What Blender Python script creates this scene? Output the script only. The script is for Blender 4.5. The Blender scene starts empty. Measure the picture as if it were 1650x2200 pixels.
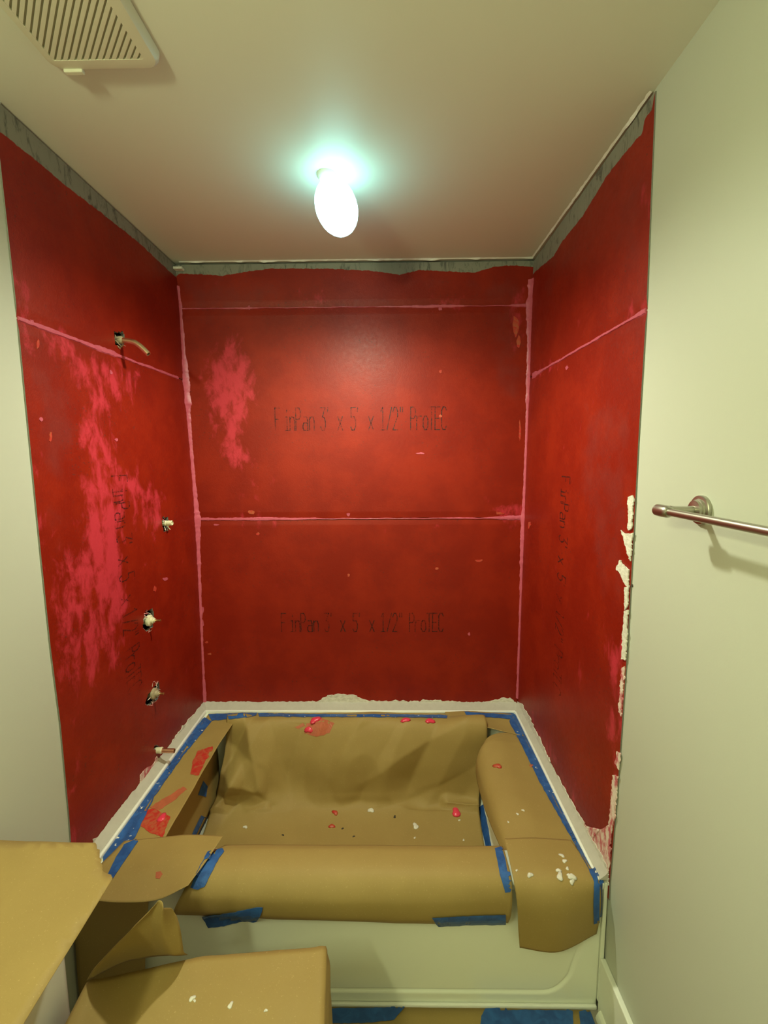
import bpy, bmesh, math, random
import numpy as np
from mathutils import Vector, Matrix, noise, Quaternion
from mathutils.bvhtree import BVHTree
random.seed(7); rng = np.random.default_rng(7)
SC = bpy.context.scene
COL = SC.collection
# ------------------------------------------------------------------ camera
FPX = 990.36
CAM = Vector((0.9005, -2.0649, 1.6119))
RT = Vector((0.99991107, 0.01211694, -0.0055711))
UP = Vector((0.00410799, 0.1175856, 0.99305425))
FW = Vector((-0.01268786, 0.99298883, -0.11752537))
cd = bpy.data.cameras.new('camera'); cam = bpy.data.objects.new('camera', cd); COL.objects.link(cam)
cd.sensor_fit = 'HORIZONTAL'; cd.sensor_width = 36; cd.lens = FPX/1650*36; cd.clip_start = 0.02
m = Matrix.Identity(4)
for i in range(3):
    m[i][0] = RT[i]; m[i][1] = UP[i]; m[i][2] = -FW[i]; m[i][3] = CAM[i]
cam.matrix_world = m
SC.camera = cam
# ------------------------------------------------------------------ world, lights, exposure
SC.view_settings.view_transform = 'Standard'; SC.view_settings.look = 'None'
SC.view_settings.gamma = 1; SC.view_settings.use_curve_mapping = False
SC.view_settings.exposure = 0.0
w = bpy.data.worlds.new('world'); SC.world = w; w.use_nodes = True
w.node_tree.nodes['Background'].inputs[0].default_value = (0.5, 0.48, 0.4, 1)
w.node_tree.nodes['Background'].inputs[1].default_value = 0.02
VANITY_W = 13.0; VANITY_C = (0.93, 1.0, 0.58)
GLOBE_E = 8.0; GLOBE_C = (0.36, 0.95, 0.92)
BEAM_W = 65.0; BEAM_C = (0.96, 1.0, 0.74)
for k in range(3):                                   # the three bulbs of the vanity lamp on the left wall beside the camera
    ld = bpy.data.lights.new('vanity_bulb', 'POINT'); ld.energy = VANITY_W; ld.color = VANITY_C; ld.shadow_soft_size = 0.05
    lo = bpy.data.objects.new('vanity_bulb', ld); lo.location = (0.20, -2.26-0.15*k, 2.05); COL.objects.link(lo)

# ------------------------------------------------------------------ helpers
def ray(px, py):
    return (FW + RT*((px-825)/FPX) - UP*((py-1100)/FPX)).normalized()
def at(px, py, ax, v):                               # the point of the plane axis=v seen at a pixel
    d = FW + RT*((px-825)/FPX) - UP*((py-1100)/FPX)
    return CAM + d*((v-CAM[ax])/d[ax])
def tag(o, label=None, cat=None, group=None, kind=None):
    if label: o['label'] = label
    if cat: o['category'] = cat
    if group: o['group'] = group
    if kind: o['kind'] = kind
    return o
def link(name, me, mat=None, parent=None):
    o = bpy.data.objects.new(name, me); COL.objects.link(o)
    if mat is not None:
        for mm in (mat if isinstance(mat, (list, tuple)) else [mat]): me.materials.append(mm)
    if parent is not None:
        o.parent = parent
        o.matrix_parent_inverse = parent.matrix_world.inverted()
    return o
def empty(name, loc):
    o = bpy.data.objects.new(name, None); COL.objects.link(o); o.location = loc; o.empty_display_size = 0.05
    o.matrix_world = Matrix.Translation(loc)
    return o
def fin(name, bm, mat, parent=None, smooth=False, angle=None):
    me = bpy.data.meshes.new(name)
    bmesh.ops.recalc_face_normals(bm, faces=bm.faces)
    bm.to_mesh(me); bm.free()
    if smooth:
        me.polygons.foreach_set('use_smooth', [True]*len(me.polygons))
        if angle: me.set_sharp_from_angle(angle=math.radians(angle))
    return link(name, me, mat, parent)
def bbox(bm, a, b, bev=0, seg=2):
    r = bmesh.ops.create_cube(bm, size=1)
    vs = r['verts']
    for v in vs:
        for i in range(3): v.co[i] = a[i] if v.co[i] < 0 else b[i]
    if bev:
        es = list({e for v in vs for e in v.link_edges})
        bmesh.ops.bevel(bm, geom=es, offset=bev, segments=seg, affect='EDGES', profile=0.5)
def lathe(bm, prof, origin, axis, n=24):             # prof: (distance along axis, radius)
    ax = Vector(axis).normalized(); q = Vector((0, 0, 1)).rotation_difference(ax)
    rings = []
    for d, r in prof:
        rings.append([bm.verts.new(Vector(origin) + q @ Vector((r*math.cos(2*math.pi*k/n), r*math.sin(2*math.pi*k/n), d))) for k in range(n)])
    for a, b in zip(rings, rings[1:]):
        for k in range(n): bm.faces.new((a[k], a[(k+1) % n], b[(k+1) % n], b[k]))
    bm.faces.new(rings[0][::-1]); bm.faces.new(rings[-1])
def tube(bm, pts, rad, n=16, hollow=0):
    pts = [Vector(p) for p in pts]; rings = []
    rads = rad if isinstance(rad, (list, tuple)) else [rad]*len(pts)
    t0 = (pts[1]-pts[0]).normalized(); ref = t0.orthogonal().normalized()
    for i, p in enumerate(pts):
        t = (pts[min(i+1, len(pts)-1)]-pts[max(i-1, 0)]).normalized()
        ref = (ref - t*ref.dot(t)).normalized(); b = t.cross(ref)
        rings.append([bm.verts.new(p+(ref*math.cos(2*math.pi*k/n)+b*math.sin(2*math.pi*k/n))*rads[i]) for k in range(n)])
    if hollow:                                       # open end: inner ring going back inside
        t = (pts[-1]-pts[-2]).normalized(); b = t.cross(ref)
        for dd in (0, -hollow):
            rings.append([bm.verts.new(pts[-1]+t*dd+(ref*math.cos(2*math.pi*k/n)+b*math.sin(2*math.pi*k/n))*rads[-1]*.78) for k in range(n)])
    for a, b in zip(rings, rings[1:]):
        for k in range(n): bm.faces.new((a[k], a[(k+1) % n], b[(k+1) % n], b[k]))
    bm.faces.new(rings[0][::-1]); bm.faces.new(rings[-1])
def fbm(x, y, z=0.0, o=4):
    return noise.fractal(Vector((x, y, z)), 1.0, 2.0, o)
# ------------------------------------------------------------------ materials
class NT:
    def __init__(s, name):
        s.m = bpy.data.materials.new(name); s.m.use_nodes = True; s.t = s.m.node_tree; s.n = s.t.nodes
        s.b = s.n['Principled BSDF']; s.co = s.n.new('ShaderNodeTexCoord').outputs['Object']
    def link(s, a, b): s.t.links.new(a, b)
    def noise(s, scale, detail=4, rough=.55, stretch=None, dist=0.0):
        n = s.n.new('ShaderNodeTexNoise'); n.inputs['Scale'].default_value = scale; n.inputs['Detail'].default_value = detail
        n.inputs['Roughness'].default_value = rough; n.inputs['Distortion'].default_value = dist
        v = s.co
        if stretch:
            mp = s.n.new('ShaderNodeMapping'); mp.inputs['Scale'].default_value = stretch; s.link(v, mp.inputs[0]); v = mp.outputs[0]
        s.link(v, n.inputs['Vector']); return n.outputs['Fac']
    def ramp(s, f, lo, hi):
        r = s.n.new('ShaderNodeMapRange'); r.interpolation_type = 'SMOOTHSTEP'
        r.inputs['From Min'].default_value = lo; r.inputs['From Max'].default_value = hi; s.link(f, r.inputs['Value']); return r.outputs[0]
    def mix(s, f, a, b):
        mx = s.n.new('ShaderNodeMix'); mx.data_type = 'RGBA'
        if isinstance(f, (int, float)): mx.inputs[0].default_value = f
        else: s.link(f, mx.inputs[0])
        for v, i in ((a, 6), (b, 7)):
            if isinstance(v, tuple): mx.inputs[i].default_value = (*v, 1)
            else: s.link(v, mx.inputs[i])
        return mx.outputs[2]
    def math(s, op, a, b):
        n = s.n.new('ShaderNodeMath'); n.operation = op
        for v, i in ((a, 0), (b, 1)):
            if isinstance(v, (int, float)): n.inputs[i].default_value = v
            else: s.link(v, n.inputs[i])
        return n.outputs[0]
    def attr(s, name):
        n = s.n.new('ShaderNodeAttribute'); n.attribute_name = name; return n.outputs['Fac']
    def bump(s, h, strength, dist=.002):
        b = s.n.new('ShaderNodeBump'); b.inputs['Strength'].default_value = strength; b.inputs['Distance'].default_value = dist
        s.link(h, b.inputs['Height']); s.link(b.outputs[0], s.b.inputs['Normal'])
    def out(s, col, rough=.6, metal=0, spec=.5):
        if isinstance(col, tuple): s.b.inputs['Base Color'].default_value = (*col, 1)
        else: s.link(col, s.b.inputs['Base Color'])
        if isinstance(rough, (int, float)): s.b.inputs['Roughness'].default_value = rough
        else: s.link(rough, s.b.inputs['Roughness'])
        s.b.inputs['Metallic'].default_value = metal; s.b.inputs['Specular IOR Level'].default_value = spec
        return s.m
def simple(name, col, rough=.6, metal=0, var=.06, scale=30, bump=.1, spec=.5):
    k = NT(name); n = k.noise(scale)
    c = k.mix(n, tuple(x*(1-var) for x in col), tuple(min(1, x*(1+var)) for x in col))
    if bump: k.bump(n, bump, .001)
    return k.out(c, rough, metal, spec)
def mat_paint(name, col, scuff=True):
    k = NT(name); n = k.noise(260, 2); c = col
    if scuff:
        s1 = k.ramp(k.noise(3.1, 5, .6), .66, .80); c = k.mix(k.math('MULTIPLY', s1, .18), col, tuple(x*.72 for x in col))
        s2 = k.ramp(k.noise(22, 3, .5, (1, 1, .25)), .78, .82); c = k.mix(k.math('MULTIPLY', s2, .25), c, tuple(x*.5 for x in col))
    k.bump(n, .12, .0006); return k.out(c, .5, 0, .35)
M = {}
M['wall'] = mat_paint('wall_paint', (.53, .54, .458))
M['ceil'] = mat_paint('ceiling_paint', (.76, .78, .68), False)
M['backing'] = simple('stud_bay', (.10, .08, .055), .9)
M['floor'] = simple('floor_tile', (.30, .27, .22), .5)
M['cement'] = simple('cement_board_core', (.20, .195, .17), .9, 0, .25, 90, .4)
def mat_board():
    k = NT('red_membrane_on_cement_board')
    cloud = k.noise(5.5, 6, .62); fine = k.noise(60, 5, .65); grain = k.noise(240, 3, .6)
    red = k.mix(k.ramp(cloud, .38, .66), (.228, .0098, .0024), (.285, .0150, .0034))
    red = k.mix(k.math('MULTIPLY', k.ramp(fine, .60, .74), .45), red, (.17, .012, .006))
    # dark pin holes and grit
    pits = k.ramp(k.noise(95, 2, .5, (1, 1, 1.6)), .63, .69)
    pitm = k.math('MULTIPLY', pits, k.ramp(k.noise(5, 4), .46, .60))
    red = k.mix(k.math('MULTIPLY', pitm, .8), red, (.13, .02, .015))
    # thick pink coat where the attribute says so, broken up by noise
    p = k.math('ADD', k.attr('pink'), k.math('MULTIPLY', k.math('SUBTRACT', k.noise(22, 7, .66, (1, 1, .55), .3), .5), 2.6))
    p = k.math('MULTIPLY', k.ramp(p, .35, 1.0), .85)
    col = k.mix(p, red, (.56, .038, .060))
    drk = k.math('MULTIPLY', k.ramp(k.math('ADD', k.attr('dark'), k.math('MULTIPLY', k.math('SUBTRACT', k.noise(14, 5), .5), .9)), .35, .85), .5)
    col = k.mix(drk, col, (.20, .03, .025))
    g = k.math('ADD', k.attr('grey'), k.math('MULTIPLY', k.math('SUBTRACT', k.noise(45, 5, .6), .5), .7))
    streak = k.mix(k.ramp(k.noise(34, 5, .7, (1, 1, .35), 1.2), .50, .68), (.25, .245, .20), (.10, .10, .085))
    col = k.mix(k.ramp(g, .45, .55), col, streak)
    k.bump(k.math('ADD', fine, k.math('MULTIPLY', grain, .4)), .22, .0022)
    rough = k.math('ADD', k.math('MULTIPLY', fine, .25), .33)
    return k.out(col, rough, 0, .27)
M['board'] = mat_board()
def mat_pink():
    k = NT('pink_sealant'); n = k.noise(70, 4); k.bump(n, .5, .002)
    return k.out(k.mix(n, (.46, .06, .11), (.62, .13, .18)), .4)
M['pink'] = mat_pink()
def mat_ink():
    k = NT('faded_black_ink')
    n = k.math('ADD', k.math('MULTIPLY', k.noise(170, 3, .6), .9), k.math('MULTIPLY', k.noise(14, 3), .55))
    tr = k.n.new('ShaderNodeBsdfTransparent'); mx = k.n.new('ShaderNodeMixShader')
    k.out((.022, .007, .006), .6)
    k.link(k.math('MULTIPLY', k.ramp(n, .88, .58), k.attr('ink')), mx.inputs[0]); k.link(tr.outputs[0], mx.inputs[1]); k.link(k.b.outputs[0], mx.inputs[2])
    k.link(mx.outputs[0], k.n['Material Output'].inputs[0]); return k.m
M['ink'] = mat_ink()
def mat_kraft():
    k = NT('brown_kraft_paper')
    f = k.noise(420, 3, .7); cl = k.noise(9, 4)
    c = k.mix(cl, (.315, .212, .066), (.375, .258, .084))
    c = k.mix(k.math('MULTIPLY', k.ramp(f, .58, .75), .35), c, (.27, .16, .05))
    c = k.mix(k.math('MULTIPLY', k.ramp(k.noise(260, 2), .64, .74), .4), c, (.58, .41, .18))
    k.bump(f, .15, .0006); return k.out(c, .62, 0, .35)
M['kraft'] = mat_kraft()
def mat_tape(name, speck):
    k = NT(name); n = k.noise(300, 2, .5, (1, 1, .3)); cr = k.noise(30, 3, .5, None, 1.0)
    c = k.mix(k.ramp(cr, .3, .75), (.018, .075, .27), (.032, .13, .42))
    if speck: c = k.mix(k.ramp(k.noise(62, 4, .6), .66, .70), c, (.78, .76, .70))
    k.bump(k.math('ADD', n, cr), .3, .0015); return k.out(c, .5, 0, .4)
M['tape'] = mat_tape('blue_masking_tape', False); M['tape_speck'] = mat_tape('blue_masking_tape_splashed', True)
def mat_plaster():
    k = NT('dried_white_thinset'); n = k.noise(60, 6, .65, (1, 1, 2)); k.bump(n, .6, .003)
    c = k.mix(k.ramp(n, .35, .65), (.62, .58, .50), (.80, .77, .68))
    return k.out(c, .85)
M['plaster'] = mat_plaster()
def mat_pplaster():
    k = NT('thinset_rubbed_with_red'); n = k.noise(38, 6, .7, (1, 1, .5)); k.bump(n, .6, .003)
    c = k.mix(k.ramp(n, .42, .60), (.80, .68, .60), (.55, .10, .13))
    return k.out(c, .8)
M['pplaster'] = mat_pplaster()
M['bed'] = simple('grey_thinset_bed', (.50, .47, .41), .85, 0, .10, 50, .5)
M['caulk'] = simple('white_caulk', (.88, .88, .82), .4, 0, .03)
M['acrylic'] = simple('white_acrylic', (.84, .86, .74), .22, 0, .02, 8, 0)
M['china'] = simple('white_vitreous_china', (.78, .76, .68), .15, 0, .02, 8, 0)
M['whitewood'] = simple('white_trim_paint', (.82, .82, .72), .4, 0, .03)
M['vent'] = simple('almond_plastic', (.70, .68, .55), .45, 0, .02, 20, 0)
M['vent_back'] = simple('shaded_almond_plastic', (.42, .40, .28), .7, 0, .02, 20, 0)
M['dark'] = simple('dark_void', (.05, .04, .03), .9)
def brushed(name, col, rough):
    k = NT(name); n = k.noise(500, 2, .5, (1, .05, 1)); k.bump(n, .1, .0004); return k.out(col, rough, 1)
M['nickel'] = brushed('brushed_nickel', (.44, .42, .35), .36)
M['bronze'] = brushed('warm_brushed_nickel', (.78, .64, .42), .34)
M['brass'] = brushed('brass', (.70, .50, .22), .35)
M['copper'] = brushed('copper', (.72, .42, .26), .35)
M['valve'] = simple('pale_valve_body', (.72, .68, .48), .4, 0, .15, 120)
M['dirty'] = simple('corroded_valve_body', (.38, .31, .20), .6, 0, .5, 160, .4)
def mat_smear():
    k = NT('brushed_red_membrane'); n = k.noise(48, 6, .7, (1, 1, 1), .6); k.bump(n, .3, .001)
    return k.out(k.mix(k.ramp(n, .40, .62), (.52, .030, .024), (.47, .11, .05)), .38)
M['red'] = mat_smear()
M['redthin'] = simple('rubbed_red_membrane', (.46, .12, .055), .5, 0, .3, 40, .2)
M['pinkblob'] = simple('pink_membrane_drip', (.78, .05, .10), .25, 0, .15, 60, .2)
M['glow'] = (lambda k: (k.b.inputs['Emission Color'].__setattr__('default_value', (*GLOBE_C, 1)), k.b.inputs['Emission Strength'].__setattr__('default_value', GLOBE_E), k.out((.9, .9, .9), .4))[2])(NT('lit_opal_glass'))

# ------------------------------------------------------------------ the room shell
FZ = .026; H = 2.44; XR = 1.505; YB = -0.914; YF = -3.7
def shell(name, boxes, mat):
    bm = bmesh.new()
    for a, b in boxes: bbox(bm, a, b)
    return tag(fin(name, bm, mat), kind='structure')
shell('floor', [((-.12, YF-.1, -.06), (XR+.12, .12, FZ))], M['floor'])
ceiling = shell('ceiling', [((-.12, YF-.1, H), (XR+.12, .12, H+.06))], M['ceil'])
wl = shell('wall_left', [((-.12, YF, 0), (-.0035, -.895, H)), ((-.12, -.895, 0), (-.05, .1, H))], M['wall'])
wr = shell('wall_right', [((XR+.0035, YF, 0), (XR+.12, -.895, H)), ((XR+.05, -.895, 0), (XR+.12, .1, H))], M['wall'])
wb = shell('wall_back', [((-.05, .05, 0), (XR+.05, .12, H))], M['backing'])
for o_ in (wl, wr):
    o_.data.materials.append(M['backing'])
    for p in o_.data.polygons:
        if p.center.y > -.90: p.material_index = 1
shell('wall_front', [((-.12, YF-.1, 0), (XR+.12, YF, H))], M['wall'])
bm = bmesh.new(); bbox(bm, (XR-.0115, YF, .0), (XR+.0035, -.905, .195), .003)
bl = tag(fin('baseboard_right', bm, M['whitewood']), kind='structure')
bm = bmesh.new()                                      # quarter-round shoe along the baseboard
pr = [(0, 0)] + [(-.017*math.cos(a), .05*math.sin(a)) for a in np.linspace(0, math.pi/2, 7)]
for yy in (YF, -.925):
    vs = [bm.verts.new((XR-.0115+x, yy, z)) for x, z in pr]
    bm.faces.new(vs if yy == YF else vs[::-1])
bm.verts.ensure_lookup_table(); n_ = len(pr)
for k in range(n_): bm.faces.new((bm.verts[k], bm.verts[(k+1) % n_], bm.verts[n_+(k+1) % n_], bm.verts[n_+k]))
tag(fin('trim_1', bm, M['whitewood']), kind='structure')

# ------------------------------------------------------------------ cement boards painted with red membrane
CLZ = [(2.44, -.011), (2.27, .0), (1.96, .004), (1.343, .022), (.43, .012)]
CRZ = [(2.44, 1.512), (2.246, 1.506), (1.947, 1.508), (1.327, 1.503), (.44, 1.500)]
def prof(T, z): zs = [a for a, _ in T][::-1]; xs = [b for _, b in T][::-1]; return np.interp(z, zs, xs)
def surf(wall, u, z):                                 # front face of a lined wall: u is x on the back wall, y on the side walls
    if wall == 'b': return np.array([u, np.zeros_like(u), z])
    f = np.clip(1+u/.914, 0, 1)
    if wall == 'l': return np.array([prof(CLZ, z)*f, u, z])
    return np.array([XR+(prof(CRZ, z)-XR)*f, u, z])
ER = [(1408,187),(1388,672),(1371,950),(1361,1150),(1347,1400),(1326,1700),(1310,1893)]
EL = [(-10,250),(38,680),(89,1200),(109,1392),(130,1555),(148,1747),(153,1815)]
def edge_y(wall, z):                                  # the front edges of the side boards are not quite plumb
    q = sorted((at(x, y, 0, 0. if wall == 'l' else XR)[2], at(x, y, 0, 0. if wall == 'l' else XR)[1]) for x, y in (EL if wall == 'l' else ER))
    return np.interp(z, [a for a, _ in q], [b for _, b in q])
NRM = {'b': Vector((0, -1, 0)), 'l': Vector((1, 0, 0)), 'r': Vector((-1, 0, 0))}
AX = {'b': (1, 0., 0), 'l': (0, 0., 1), 'r': (0, XR, 1)}
def uz(wall, px, py):
    ax, v, ui = AX[wall]; p = at(px, py, ax, v); return (p[ui], p[2])
def sdist(poly, U, Z):                                # signed distance (inside positive) to a polygon
    P = np.array(poly); ins = np.zeros(U.shape, bool); d = np.full(U.shape, 9.)
    for (x0, y0), (x1, y1) in zip(P, np.roll(P, -1, 0)):
        c = ((y0 > Z) != (y1 > Z)) & (U < (x1-x0)*(Z-y0)/(y1-y0+1e-12)+x0); ins ^= c
        t = np.clip(((U-x0)*(x1-x0)+(Z-y0)*(y1-y0))/((x1-x0)**2+(y1-y0)**2+1e-12), 0, 1)
        d = np.minimum(d, np.hypot(U-x0-t*(x1-x0), Z-y0-t*(y1-y0)))
    return np.where(ins, d, -d)
PINK = {'b': [([(510,715),(525,750),(545,800),(550,850),(540,900),(520,940),(548,1000),(500,1005),(462,960),(470,900),(440,860),(435,800),(455,760),(490,750)], .85),
              ([(1098,668),(1130,650),(1134,700),(1120,740),(1105,755)], .8), ([(505,1090),(560,1095),(600,1128),(500,1130)], .62),
              ([(1060,1092),(1125,1085),(1130,1135),(1080,1115)], .85), ([(640,625),(720,630),(730,662),(640,660)], .55), ([(930,635),(990,640),(985,668),(930,664)], .7),
              ([(1080,625),(1135,600),(1138,700),(1085,668)], .55), ([(540,1035),(590,1045),(575,1070),(535,1065)], .45)],
        'l': [([(60,690),(130,715),(215,757),(300,800),(290,850),(240,880),(235,930),(262,1000),(348,1050),(345,1140),(300,1150),(285,1100),(262,1130),(258,1200),(266,1260),(260,1330),(274,1370),(258,1420),(200,1470),(150,1490),(118,1400),(105,1300),(120,1200),(150,1190),(180,1120),(165,1050),(180,1000),(150,950),(180,850),(130,780),(70,740)], .66),
              ([(190,1060),(262,1070),(258,1180),(268,1270),(258,1335),(215,1330),(190,1250),(170,1150)], .95), ([(150,755),(300,800),(280,850),(235,880),(180,840)], .5),
              ([(60,950),(85,1000),(112,1250),(95,1250),(70,1050)], .75), ([(20,580),(45,600),(85,720),(60,740),(35,690)], .6), ([(290,1110),(345,1060),(345,1140),(310,1150)], .7),
              ([(140,1600),(165,1600),(175,1800),(150,1805)], .45), ([(145,1480),(180,1480),(190,1560),(150,1580)], .4)],
        'r': [([(1312,1340),(1347,1380),(1338,1560),(1327,1720),(1305,1600),(1303,1420)], .72), ([(1120,1515),(1150,1530),(1230,1690),(1240,1740),(1190,1650),(1130,1560)], .6),
              ([(1355,640),(1393,625),(1388,690),(1350,690)], .62), ([(1375,410),(1400,410),(1398,450),(1378,450)], .6), ([(1142,795),(1200,775),(1200,790),(1142,820)], .6),
              ([(1230,1400),(1260,1420),(1255,1480),(1225,1470)], .4)]}
DARK = {'b': [([(385,590),(620,600),(600,650),(480,700),(400,690)], .7), ([(980,590),(1140,590),(1130,900),(1060,850),(1040,680)], .6), ([(860,585),(980,585),(960,625),(870,620)], .7)],
        'l': [([(55,740),(150,830),(180,930),(120,1060),(75,980)], .7), ([(80,1050),(165,1080),(150,1180),(110,1220)], .6), ([(30,300),(200,420),(160,480),(20,420)], .5)],
        'r': [([(1250,850),(1370,850),(1350,1350),(1290,1300),(1240,1050)], .6), ([(1300,440),(1395,330),(1385,620),(1330,600)], .55), ([(1150,600),(1300,420),(1280,500),(1170,680)], .5)]}
TOP = {'b': [(370,600),(385,588),(480,592),(520,585),(580,577),(700,577),(800,582),(860,590),(900,580),(1020,586),(1060,573),(1110,570),(1150,575)],
       'l': [(0,283),(60,330),(140,397),(230,465),(300,520),(345,562),(378,592)],
       'r': [(1147,584),(1188,550),(1205,520),(1250,465),(1300,382),(1340,330),(1380,285),(1385,255),(1400,235),(1409,190)]}
HOLES = [('l', [(243,714),(262,712),(268,722),(264,732),(268,738),(258,744),(246,738)]),
         ('l', [(341,1110),(352,1112),(356,1122),(352,1140),(344,1142),(341,1128)]),
         ('l', [(308,1312),(322,1308),(326,1325),(322,1346),(310,1357),(302,1348),(303,1328)]),
         ('l', [(325,1478),(334,1465),(338,1470),(339,1488),(334,1502),(318,1516),(308,1513),(312,1495)]),
         ('l', [(327,1603),(333,1600),(339,1604),(338,1610),(333,1612),(327,1610)])]
HOLES = [(w_, [uz(w_, *p) for p in pl]) for w_, pl in HOLES]
SURF = []                                             # (verts, faces) of surfaces that patches can be laid on
def board(parent, wall, u0, u1, z0, z1, jb, jt, step=.006):
    nu = max(2, int((u1-u0)/step)+1); nz = max(2, int((z1-z0)/step)+1)
    us = np.linspace(u0, u1, nu); zs = np.linspace(z0, z1, nz); U, Z = np.meshgrid(us, zs)
    if wall != 'b': U = u1-(u1-U)/(u1-u0)*(u1-edge_y(wall, Z))
    P = surf(wall, U.ravel(), Z.ravel()).T.copy()
    dep = np.zeros(U.shape)                           # tapered board edges beside a joint
    if jb: dep += .0034*np.clip(1-(Z-z0)/.028, 0, 1)
    if jt: dep += .0034*np.clip(1-(z1-Z)/.028, 0, 1)
    P -= np.array(NRM[wall])[None, :]*dep.ravel()[:, None]
    keep = np.ones((nz-1, nu-1), bool)
    CU = (U[:-1, :-1]+U[1:, 1:])/2; CZ = (Z[:-1, :-1]+Z[1:, 1:])/2
    for w_, pl in HOLES:
        if w_ == wall: keep &= sdist(pl, CU, CZ) < 0
    idx = np.arange(nu*nz).reshape(nz, nu)
    F = np.stack([idx[:-1, :-1], idx[:-1, 1:], idx[1:, 1:], idx[1:, :-1]], -1)[keep]
    if wall == 'r' : F = F[:, ::-1]
    # outward facing order
    a, b, c = P[F[0][0]], P[F[0][1]], P[F[0][2]]
    if np.dot(np.cross(b-a, c-a), np.array(NRM[wall])) < 0: F = F[:, ::-1]
    me = bpy.data.meshes.new('cement_board'); me.from_pydata(P.tolist(), [], F.tolist())
    pink = np.zeros(U.shape); dark = np.zeros(U.shape)
    for poly, s in PINK[wall]:
        pink = np.maximum(pink, s*np.clip(.5+sdist([uz(wall, *p) for p in poly], U, Z)/.10, 0, 1))
    for poly, s in DARK[wall]:
        dark = np.maximum(dark, s*np.clip(.5+sdist([uz(wall, *p) for p in poly], U, Z)/.12, 0, 1))
    tp = sorted(uz(wall, *p) for p in TOP[wall]); zt = np.interp(U, [p[0] for p in tp], [p[1] for p in tp])
    grey = np.clip(.5+(Z-zt)/.02, 0, 1)
    for nm, arr in (('pink', pink), ('dark', dark), ('grey', grey)):
        at_ = me.attributes.new(nm, 'FLOAT', 'POINT'); at_.data.foreach_set('value', arr.ravel().astype(np.float32))
    SURF.append((wall, [Vector(p) for p in P], [tuple(f) for f in F]))
    o = link('cement_board', me, [M['board'], M['cement']], parent)
    s = o.modifiers.new('thickness', 'SOLIDIFY'); s.thickness = .0125; s.offset = -1; s.material_offset_rim = 1; s.material_offset = 1
    return o
ZT = .385; ZR = .44
bb = [board(wb, 'b', .0, 1.505, ZT, 1.3385, 0, 1), board(wb, 'b', -.004, 1.508, 1.3405, 2.2525, 1, 1), board(wb, 'b', -.010, 1.512, 2.2545, 2.4325, 1, 0)]
bL = [board(wl, 'l', YB, -.001, ZT, 1.9515, 0, 1), board(wl, 'l', YB, -.001, 1.9545, 2.4325, 1, 0)]
bR = [board(wr, 'r', YB, -.001, ZT, 1.9515, 0, 1), board(wr, 'r', YB, -.001, 1.9545, 2.4325, 1, 0)]
def bvh(*names):
    V = []; F = []
    for n_, v, f in SURF:
        if n_ in names:
            o = len(V); V += v; F += [tuple(i+o for i in ff) for ff in f]
    return BVHTree.FromPolygons(V, F)
_cache = {}
def hit(px, py, names):
    if names not in _cache: _cache[names] = bvh(*names)
    d = ray(px, py); h = _cache[names].ray_cast(CAM, d)
    if h[0] is None: return None
    n_ = h[1]; return (h[0], n_ if n_.dot(d) < 0 else -n_)
def regsurf(key, o):
    _cache.clear()
    mw = o.matrix_world
    SURF.append((key, [mw @ v.co for v in o.data.vertices], [tuple(p.vertices) for p in o.data.polygons]))
def decal(name, poly, names, mat, parent=None, thick=.0012, lift=.0004, jit=0, seg=6, maxe=14, key=None, lim=.09):
    """a thin solid patch laid on the given surfaces; its outline is a polygon, roughened by jit"""
    pts = []
    for (x0, y0), (x1, y1) in zip(poly, poly[1:]+poly[:1]):
        L = math.hypot(x1-x0, y1-y0); k = max(1, int(L/seg))
        for i in range(k):
            t = i/k; x = x0+(x1-x0)*t; y = y0+(y1-y0)*t
            if jit:
                x += jit*(fbm(x*.11, y*.11, 3.1)*1.2+random.uniform(-.5, .5)); y += jit*(fbm(x*.11, y*.11, 9.7)*1.2+random.uniform(-.5, .5))
            pts.append((x, y))
    bm = bmesh.new(); vs = [bm.verts.new((x, y, 0)) for x, y in pts]
    bm.faces.new(vs); bmesh.ops.triangulate(bm, faces=bm.faces)
    for _ in range(6):
        es = [e for e in bm.edges if e.calc_length() > maxe]
        if not es: break
        bmesh.ops.subdivide_edges(bm, edges=es, cuts=1); bmesh.ops.triangulate(bm, faces=[f for f in bm.faces if len(f.verts) > 3])
    bad = []
    for v in bm.verts:
        h = hit(v.co.x, v.co.y, names)
        if h is None and len(names) == 1 and names[0] in AX:
            ax_, v_, _u = AX[names[0]]; v.co = at(v.co.x, v.co.y, ax_, v_)+NRM[names[0]]*(lift+thick)
        elif h is None: bad.append(v)
        else: v.co = h[0]+h[1]*(lift+thick)
    if bad: bmesh.ops.delete(bm, geom=bad, context='VERTS')
    bmesh.ops.delete(bm, geom=[e for e in bm.edges if e.calc_length() > lim], context='EDGES')
    bm.normal_update()
    me = bpy.data.meshes.new(name)
    if bm.faces:
        f = next(iter(bm.faces))
        if f.normal.dot(f.calc_center_median()-CAM) > 0: bmesh.ops.reverse_faces(bm, faces=bm.faces)
    bm.to_mesh(me); bm.free()
    o = link(name, me, mat, parent)
    if key: regsurf(key, o)
    s = o.modifiers.new('thickness', 'SOLIDIFY'); s.thickness = thick; s.offset = -1
    return o

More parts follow.
